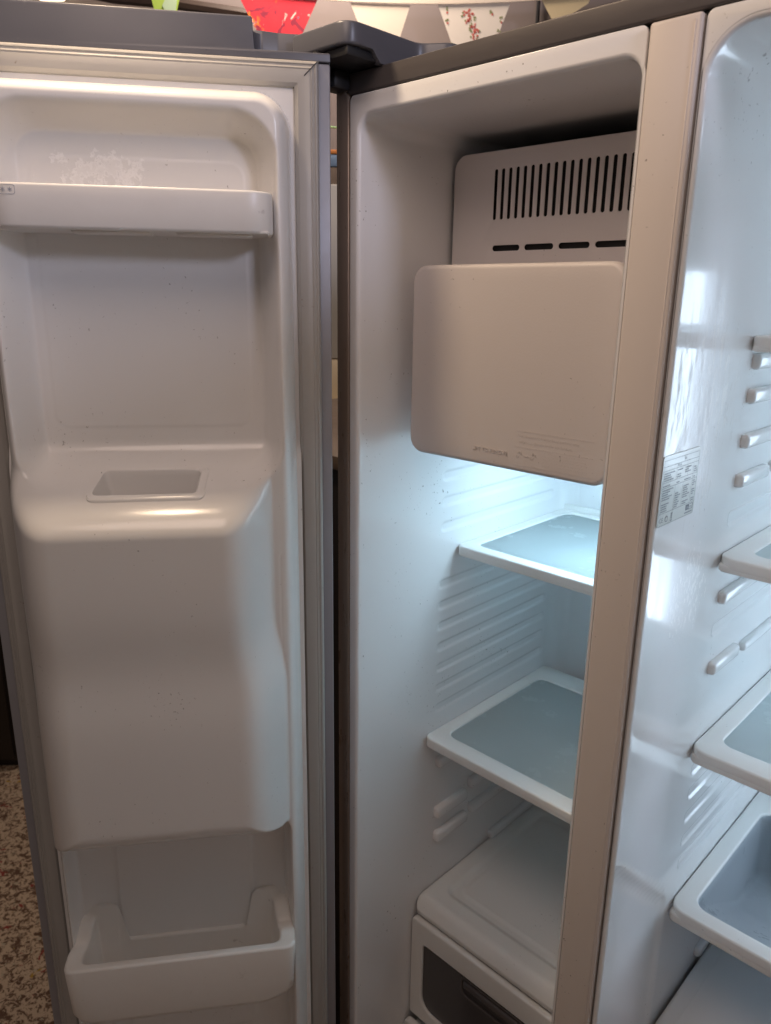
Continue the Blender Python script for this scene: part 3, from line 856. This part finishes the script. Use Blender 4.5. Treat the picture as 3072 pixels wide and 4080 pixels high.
# ================================================================== freezer drawer lid (tray) and drawers
TL = root("drawer_lid", (0.20, 0.32, 0.541), "pale tray lid with a sunken rectangular centre, its rounded front lip above the drawer", "tray lid")
mb = MB()
xs = np.concatenate([np.linspace(0.0378, 0.10, 60), np.linspace(0.10, 0.31, 40)[1:], np.linspace(0.31, 0.3665, 45)[1:]])
yy = np.concatenate([np.linspace(0.131, 0.26, 110), np.linspace(0.26, 0.506, 90)[1:]])
X, Y = np.meshgrid(xs, yy, indexing='ij')
H = 0.5715 + 0 * X
dfront = Y - 0.131
H = H - 0.020 * (1 - np.clip(dfront / 0.024, 0, 1)) ** 2.4
dl = np.minimum(X - 0.0378, 0.3665 - X)
H = H - 0.004 * (1 - np.clip(dl / 0.006, 0, 1)) ** 2
rr = -sdr(X, Y, 0.0620, 0.342, 0.1720, 0.4750, 0.022)
H = H - 0.0042 * sstep(rr / 0.012)
H = H + 0.0016 * sstep(-sdr(X, Y, 0.078, 0.326, 0.190, 0.46, 0.02) / 0.01)
cr = np.maximum(0, 0.016 - np.hypot(np.maximum(0, 0.0538 - X) - 0.0, np.maximum(0, 0.147 - Y)))
v = np.stack([X.ravel(), Y.ravel(), H.ravel()], -1)
# round the front-left corner in plan
dx = np.maximum(0, 0.0498 - v[:, 0]); dy = np.maximum(0, 0.143 - v[:, 1])
rd = np.hypot(dx, dy); k = np.where(rd > 0.012, 0.012 / np.maximum(rd, 1e-9), 1)
v[:, 0] = np.where(rd > 0.012, 0.0498 - dx * k, v[:, 0]); v[:, 1] = np.where(rd > 0.012, 0.143 - dy * k, v[:, 1])
mb.add(v, [tuple(q) for q in grid_faces(len(xs), len(yy))], M_shelf)
ring = np.array(rrect(0.0378, 0.3665, 0.131, 0.506, (0.002, 0.002, 0.012, 0.012), 8))
def rz(p, d, z): 
    c = np.array([0.20215, 0.3185]); q = c + (p - c) * (1 - d / 0.17); return np.concatenate([q, np.full((len(q), 1), z)], 1)
mb.add(*loft([rz(ring, 0.003, 0.5410), rz(ring, 0.0004, 0.5440), rz(ring, 0.0, 0.5515)], True, False), M_shelf)
mb.build("lid_tray", TL, smooth=60)

def drawer(x0, x1, yf, z0, z1, label):
    mb = MB()
    win = rpoly([(x0 + 0.0245, z1 - 0.041), (x1 - 0.0245, z1 - 0.041), (x1 - 0.0245, z0 + 0.025), (x0 + 0.0245, z0 + 0.025)], [0.010, 0.010, 0.030, 0.030], 7)
    mb.add(*plate([rrect(x0, x1, z0, z1, (0.008, 0.008, 0.004, 0.004), 5), win], yf, yf + 0.012, 0.0028, XZ, 3), M_shelf)
    o = mb.build("freezer_drawer", R, label=label)
    mb = MB()
    win2 = rpoly([(x0 + 0.021, z1 - 0.038), (x1 - 0.021, z1 - 0.038), (x1 - 0.021, z0 + 0.021), (x0 + 0.021, z0 + 0.021)], [0.010, 0.010, 0.030, 0.030], 7)
    mb.add(*plate([win2], yf + 0.0045, yf + 0.009, 0.0006, XZ), M_tint)
    mb.build("drawer_window", o)
    mb = MB()
    xc = (x0 + x1) / 2
    mb.add(*plate([rrect(xc - 0.060, xc + 0.060, z1 - 0.082, z1 - 0.044, (0.008, 0.008, 0.014, 0.014), 6), rrect(xc - 0.055, xc + 0.055, z1 - 0.077, z1 - 0.048, (0.006, 0.006, 0.011, 0.011), 6)], yf + 0.001, yf + 0.0046, 0.0012, XZ), M_handle)
    mb.add(*rbox(xc - 0.052, xc + 0.052, yf - 0.003, yf + 0.0046, z1 - 0.060, z1 - 0.0485, 0.0035, 3), M_handle)
    mb.build("drawer_handle", o)
    mb = MB()
    mb.add(*rbox(x0 + 0.008, x1 - 0.008, yf + 0.0125, yf + 0.36, z0 + 0.008, z1 - 0.014, 0.004, 2), M_tray)
    mb.build("drawer_body", o)
    return o
drawer(0.0395, 0.3650, 0.1245, 0.3390, 0.5385, "freezer drawer with a smoky brown window, right under the pale tray lid")
drawer(0.0395, 0.3650, 0.1120, 0.1280, 0.3330, "bottom freezer drawer, only its pale top corner showing at the lower edge")

# ================================================================== room behind
HF = np.array([-0.6950, 0.7190]); GR = np.array([0.7190, 0.6950])      # away from the viewer, to the right along the wall
def BG(s, z, d):
    return np.stack([CAM.x + HF[0] * d + GR[0] * s, CAM.y + HF[1] * d + GR[1] * s, z + 0 * s], -1)
def BGf(d): return lambda a, b, c: BG(a, b, d - c)

M_plaster = mat("painted_wall", (0.22, 0.185, 0.178), 0.7, var=0.06, var_scale=2.5, bump=0.1, bump_scale=80)
mb = MB()
mb.add(*plate([[(-4, -0.02), (3.5, -0.02), (3.5, 2.75), (-4, 2.75)]], -0.10, 0.0, 0, BGf(2.55)), M_plaster)
wall = mb.build("wall", None, smooth=0); wall["kind"] = "structure"

# carpet
def carpet():
    m = bpy.data.materials.new("mottled_carpet"); m.use_nodes = True
    nt = m.node_tree; N, L = nt.nodes, nt.links; b = N["Principled BSDF"]
    tc = N.new("ShaderNodeTexCoord")
    def noise(sc, det, rough=0.6, dist=0.0):
        n = N.new("ShaderNodeTexNoise"); n.inputs["Scale"].default_value = sc; n.inputs["Detail"].default_value = det
        n.inputs["Roughness"].default_value = rough; n.inputs["Distortion"].default_value = dist
        L.new(tc.outputs["Object"], n.inputs["Vector"]); return n
    def step(src, lo, hi):
        r = N.new("ShaderNodeMapRange"); r.inputs["From Min"].default_value = lo; r.inputs["From Max"].default_value = hi
        L.new(src, r.inputs["Value"]); return r.outputs["Result"]
    def mix(fac, a, bb):
        x = N.new("ShaderNodeMix"); x.data_type = 'RGBA'; L.new(fac, x.inputs["Factor"])
        if isinstance(a, tuple): x.inputs["A"].default_value = (*a, 1)
        else: L.new(a, x.inputs["A"])
        x.inputs["B"].default_value = (*bb, 1); return x.outputs["Result"]
    c = mix(step(noise(52, 5, 0.68, 1.0).outputs["Fac"], 0.50, 0.56), (0.56, 0.43, 0.32), (0.125, 0.068, 0.045))
    c = mix(step(noise(110, 3, 0.6, 0.8).outputs["Fac"], 0.55, 0.62), c, (0.16, 0.10, 0.065))
    c = mix(step(noise(70, 2).outputs["Fac"], 0.64, 0.67), c, (0.44, 0.38, 0.29))
    c = mix(step(noise(26, 3, 0.6, 0.5).outputs["Fac"], 0.655, 0.675), c, (0.26, 0.045, 0.04))
    c = mix(step(noise(21, 3, 0.6, 0.5).outputs["Fac"], 0.68, 0.70), c, (0.45, 0.28, 0.06))
    L.new(c, b.inputs["Base Color"]); b.inputs["Roughness"].default_value = 0.95
    bp = N.new("ShaderNodeBump"); bp.inputs["Strength"].default_value = 0.6; bp.inputs["Distance"].default_value = 0.004
    L.new(noise(400, 2).outputs["Fac"], bp.inputs["Height"]); L.new(bp.outputs["Normal"], b.inputs["Normal"])
    return m
mb = MB()
mb.add([(-4.5, -3.5, 0), (3.5, -3.5, 0), (3.5, 4, 0), (-4.5, 4, 0)], [(0, 1, 2, 3)], carpet())
fl = mb.build("floor", None, smooth=0); fl["kind"] = "structure"

M_pale = mat("pale_grey_enamel", (0.55, 0.54, 0.52), 0.4, var=0.04)
M_crm = mat("cream_laminate", (0.80, 0.68, 0.50), 0.4, var=0.04)
M_brn = mat("brown_wood", (0.16, 0.115, 0.085), 0.5, var=0.2)
# dark cabinet beyond the door
M_dwood = mat("dark_stained_wood", (0.020, 0.015, 0.013), 0.5, var=0.3, streak=(1, 1, 8))
c0 = BG(np.array(-1.45), np.array(0.0), 2.30)
CBN = root("dark_cabinet", c0.tolist(), "near-black cabinet standing on the mottled carpet left of the freezer door", "cabinet")
fn = lambda a, b, c: BG(a, b, c)
mb = MB(); mb.add(*rbox(-1.60, -1.19, 0.03, 1.00, 2.16, 2.52, 0.006, 2, fn=fn), M_dwood); mb.build("carcass", CBN)
mb = MB(); mb.add(*rbox(-1.585, -1.205, 0.045, 0.985, 2.145, 2.159, 0.003, 2, fn=fn), M_dwood); mb.build("cabinet_door", CBN)
mb = MB(); mb.add(*rbox(-1.58, -1.21, 0.0, 0.03, 2.18, 2.50, 0.0, 1, fn=fn), M_dwood); mb.build("plinth", CBN)

SC = root("added_dark_box", (-0.33, 0.42, 0.0), "dark box added close beside the fridge, a black strip in the slit below the hinge", "cabinet")  # dark box added to hide the floor and keep the slit dark
mb = MB(); mb.add(*rbox(-0.62, -0.035, 0.13, 0.70, 0.04, 1.262, 0.004, 2), M_dwood); mb.build("carcass", SC)
mb = MB(); mb.add(*rbox(-0.63, -0.030, 0.115, 0.71, 1.263, 1.285, 0.003, 2), M_brn); mb.build("dark_box_top", SC)
mb = MB(); mb.add(*rbox(-0.60, -0.05, 0.16, 0.68, 0.0, 0.04, 0.0, 1), M_dwood); mb.build("plinth", SC)

# bunting
def cloth(name, col, deco=None):
    m = mat(name, col, 0.85, var=0.05, var_scale=12, bump=0.25, bump_scale=500)
    b = m.node_tree.nodes["Principled BSDF"]
    b.inputs["Subsurface Weight"].default_value = 0.0
    return m
M_cream = cloth("cream_cotton", (0.82, 0.72, 0.60))
M_floral = cloth("floral_white_cotton", (0.84, 0.77, 0.68))
M_yel = cloth("pale_yellow_cotton", (0.80, 0.66, 0.40))
M_green = cloth("lime_cotton", (0.42, 0.60, 0.10))
M_pgreen = cloth("mint_cotton", (0.50, 0.66, 0.45))
M_redc = cloth("red_print_cotton", (0.62, 0.03, 0.05))
def print_mix(m, layers):
    nt = m.node_tree; N, L = nt.nodes, nt.links; b = N["Principled BSDF"]
    cur = b.inputs["Base Color"].links[0].from_socket
    tc = N.new("ShaderNodeTexCoord")
    for sc, lo, hi, col, seed in layers:
        mp = N.new("ShaderNodeMapping"); mp.inputs["Location"].default_value = (seed, seed * 2, seed * 3)
        L.new(tc.outputs["Object"], mp.inputs["Vector"])
        n = N.new("ShaderNodeTexNoise"); n.inputs["Scale"].default_value = sc; n.inputs["Detail"].default_value = 3; n.inputs["Distortion"].default_value = 0.8
        L.new(mp.outputs["Vector"], n.inputs["Vector"])
        r = N.new("ShaderNodeMapRange"); r.inputs["From Min"].default_value = lo; r.inputs["From Max"].default_value = hi
        L.new(n.outputs["Fac"], r.inputs["Value"])
        x = N.new("ShaderNodeMix"); x.data_type = 'RGBA'
        L.new(r.outputs["Result"], x.inputs["Factor"]); L.new(cur, x.inputs["A"]); x.inputs["B"].default_value = (*col, 1)
        cur = x.outputs["Result"]
    L.new(cur, b.inputs["Base Color"])
print_mix(M_redc, [(22, 0.56, 0.60, (0.28, 0.02, 0.05), 1.3), (16, 0.60, 0.64, (0.85, 0.22, 0.03), 3.7), (30, 0.655, 0.69, (0.80, 0.62, 0.55), 5.1), (38, 0.68, 0.71, (0.16, 0.14, 0.22), 8.2)])
c0 = BG(np.array(0.0), np.array(2.30), 2.42)
BN = root("bunting", c0.tolist(), "string of triangular cloth flags hung on tape along the wall above the fridge", "bunting")
def tape_z(s): return 2.303 + 0.055 * ((s - 0.06) / 0.36) ** 2 * 0.25
mb = MB()
sv = np.linspace(-1.3, 1.1, 60)
rows = [BG(sv, tape_z(sv) + dz, 2.40 + dd) for dz, dd in ((-0.003, 0.002), (-0.003, -0.002), (0.016, -0.002), (0.016, 0.002))]
mb.add(*(lambda V, F: (V, F))(np.stack(rows, 1).reshape(-1, 3), [tuple(q) for q in grid_faces(60, 4, wrap=True)]), M_cream)
mb.build("tape", BN)
def flag(pts, m, label, decos=(), thick=0.0012, d=2.405):
    """pts: outline in the wall plane, top edge first"""
    mb = MB()
    fnb = lambda a, b, c: BG(a, b, d - c + 0.0 * np.sin(a * 34) * np.clip((2.31 - b) / 0.1, 0, 1))
    v, f = plate([densify(np.array(pts), 0.02).tolist()], 0, thick, 0, fnb)
    mb.add(v, f, m)
    for (vv, ff, mm) in decos: mb.add(vv, ff, mm)
    return mb.build("flag", BN, label=label)
flag([(-0.424, 2.308), (-0.209, 2.308), (-0.300, 2.130), (-0.325, 2.130)], M_redc, "red flag with an orange and white print")
flag([(-0.118, 2.302), (0.049, 2.298), (-0.022, 2.089)], M_cream, "plain cream flag")
M_rose = cloth("rose_print", (0.62, 0.16, 0.13)); M_leaf = cloth("leaf_print", (0.30, 0.32, 0.16))
deco = []
def CLOTH(a, b): return BG(a, b, 2.405 - 0.0022 + 0.0 * np.sin(a * 34) * np.clip((2.31 - b) / 0.1, 0, 1))
rg_ = random.Random(11)
def blob(s, z, r, m):
    p = [(s + r * (1 + 0.3 * rg_.uniform(-1, 1)) * math.cos(t), z + r * (1 + 0.3 * rg_.uniform(-1, 1)) * math.sin(t)) for t in np.linspace(0, 6.283, 9)[:-1]]
    deco.append((CLOTH(np.array([q[0] for q in p]), np.array([q[1] for q in p])), [tuple(range(8))], m))
for (s, z, r) in ((0.205, 2.280, 0.009), (0.216, 2.270, 0.010), (0.212, 2.259, 0.007), (0.228, 2.244, 0.009), (0.233, 2.232, 0.010), (0.232, 2.218, 0.006), (0.236, 2.204, 0.006), (0.233, 2.190, 0.005)):
    for k in range(7): blob(s + rg_.uniform(-1, 1) * r, z + rg_.uniform(-1, 1) * r, r * 0.34, M_rose)
    for k in range(4): blob(s + rg_.choice((-1, 1)) * r * rg_.uniform(1.0, 1.5), z + rg_.uniform(-1, 1) * r, r * 0.28, M_leaf)
for (s, z) in ((0.152, 2.262), (0.276, 2.285), (0.302, 2.266), (0.298, 2.236), (0.170, 2.205), (0.150, 2.288)):
    for k in range(3): blob(s + rg_.uniform(-1, 1) * 0.004, z + rg_.uniform(-1, 1) * 0.006, 0.0028, M_leaf)
    blob(s + 0.002, z - 0.007, 0.003, M_rose)
flag([(0.126, 2.300), (0.327, 2.306), (0.232, 2.058)], M_floral, "white flag printed with small red roses", deco)
flag([(0.410, 2.320), (0.548, 2.322), (0.543, 2.308), (0.507, 2.286), (0.456, 2.250), (0.442, 2.273)], M_yel, "pale yellow flag with cut corners")
gd = []
gd.append((BG(np.array([-0.63, -0.598, -0.606, -0.628, -0.640]), np.array([2.305, 2.305, 2.262, 2.262, 2.288]), 2.4010), [(0, 1, 2, 3, 4)], M_pgreen))
flag([(-0.672, 2.312), (-0.590, 2.312), (-0.612, 2.240), (-0.655, 2.240)], M_green, "lime green flag with a paler star shape", gd)

# things glimpsed along the top edge and in the slit beside the hinge
M_rwood = mat("dark_brown_wood", (0.045, 0.028, 0.022), 0.5, var=0.3)
mb = MB()
mb.add(*tube(BG(np.array([-0.93, -0.80, -0.63, -0.50, -0.30]), np.array([2.355, 2.334, 2.322, 2.306, 2.280]), 2.49), 0.016, 8), M_rwood)
tag(mb.build("wooden_rail", None), "dark brown sloping wooden rail fixed to the wall behind the green flag", "rail")
mb = MB(); mb.add(*tube(BG(np.array([0.427, 0.427, 0.428]), np.array([2.75, 2.3, 1.2]), 2.535), 0.006, 8), M_black)
tag(mb.build("wall_cable", None), "black cable running down the wall beside the pale yellow flag", "cable")
M_glow = emit("warm_lit_glass", (1.0, 0.80, 0.55), 2.4)
WL = root("wall_light", BG(np.array(-1.05), np.array(2.32), 2.5).tolist(), "pair of glowing frosted wall lamp panes above the left end of the freezer door", "wall light")
for s0, s1 in ((-1.20, -1.065), (-1.02, -0.94)):
    mb = MB(); mb.add(*rbox(s0, s1, 2.322, 2.50, 2.44, 2.50, 0.012, 3, fn=fn), M_glow); mb.build("glass_shade", WL)
mb = MB(); mb.add(*rbox(-1.24, -0.92, 2.36, 2.48, 2.505, 2.53, 0.004, 2, fn=fn), M_rwood); mb.build("back_plate", WL)

UNIT = root("side_cupboard", BG(np.array(-0.155), np.array(0.0), 2.2).tolist(), "cupboard with pale grey and cream fronts, seen through the slit beside the hinge", "cupboard")
mb = MB(); mb.add(*rbox(-0.45, 0.10, 1.346, 1.808, 2.20, 2.50, 0.004, 2, fn=fn), M_pale); mb.build("upper_cabinet", UNIT)
mb = MB(); mb.add(*rbox(-0.45, 0.10, 1.190, 1.343, 2.205, 2.50, 0.004, 2, fn=fn), M_crm); mb.build("splash_panel", UNIT)
mb = MB(); mb.add(*rbox(-0.46, 0.11, 1.150, 1.187, 2.12, 2.50, 0.004, 2, fn=fn), M_crm); mb.build("worktop", UNIT)
mb = MB(); mb.add(*rbox(-0.45, 0.10, 0.0, 1.147, 2.15, 2.50, 0.003, 2, fn=fn), M_brn); mb.build("base_cabinet", UNIT)
M_or = mat("orange_paint", (0.75, 0.26, 0.06), 0.5); M_bl = mat("blue_card", (0.20, 0.30, 0.45), 0.6); M_gn = mat("green_line", (0.20, 0.40, 0.16), 0.6)
mb = MB(); mb.add(*rbox(-0.22, -0.08, 1.810, 1.858, 2.25, 2.40, 0.004, 2, fn=fn), M_brn)
tag(mb.build("storage_box", None), "brown box on top of the cupboard, lowest in the stack beside the hinge", "box")
mb = MB(); mb.add(*rbox(-0.23, -0.07, 1.860, 1.890, 2.25, 2.40, 0.004, 2, fn=fn), M_bl)
tag(mb.build("storage_box", None), "blue box lying on a brown box, seen in the slit beside the hinge", "box")
mb = MB(); mb.add(*rbox(-0.21, -0.08, 1.892, 1.902, 2.25, 2.40, 0.002, 2, fn=fn), M_or)
tag(mb.build("flat_tray", None), "thin orange tray on top of the blue box in the slit beside the hinge", "tray")
mb = MB(); mb.add(*tube(BG(np.array([-0.30, -0.155, 0.0]), np.array([2.000, 1.985, 1.975]), 2.40), 0.003, 6), M_gn)
tag(mb.build("green_cord", None), "thin green cord hanging across the wall above the orange tray", "cord")

for o in list(bpy.data.objects):
    if "_base" in o: del o["_base"]
for m in bpy.data.materials:
    if "_col" in m: del m["_col"]
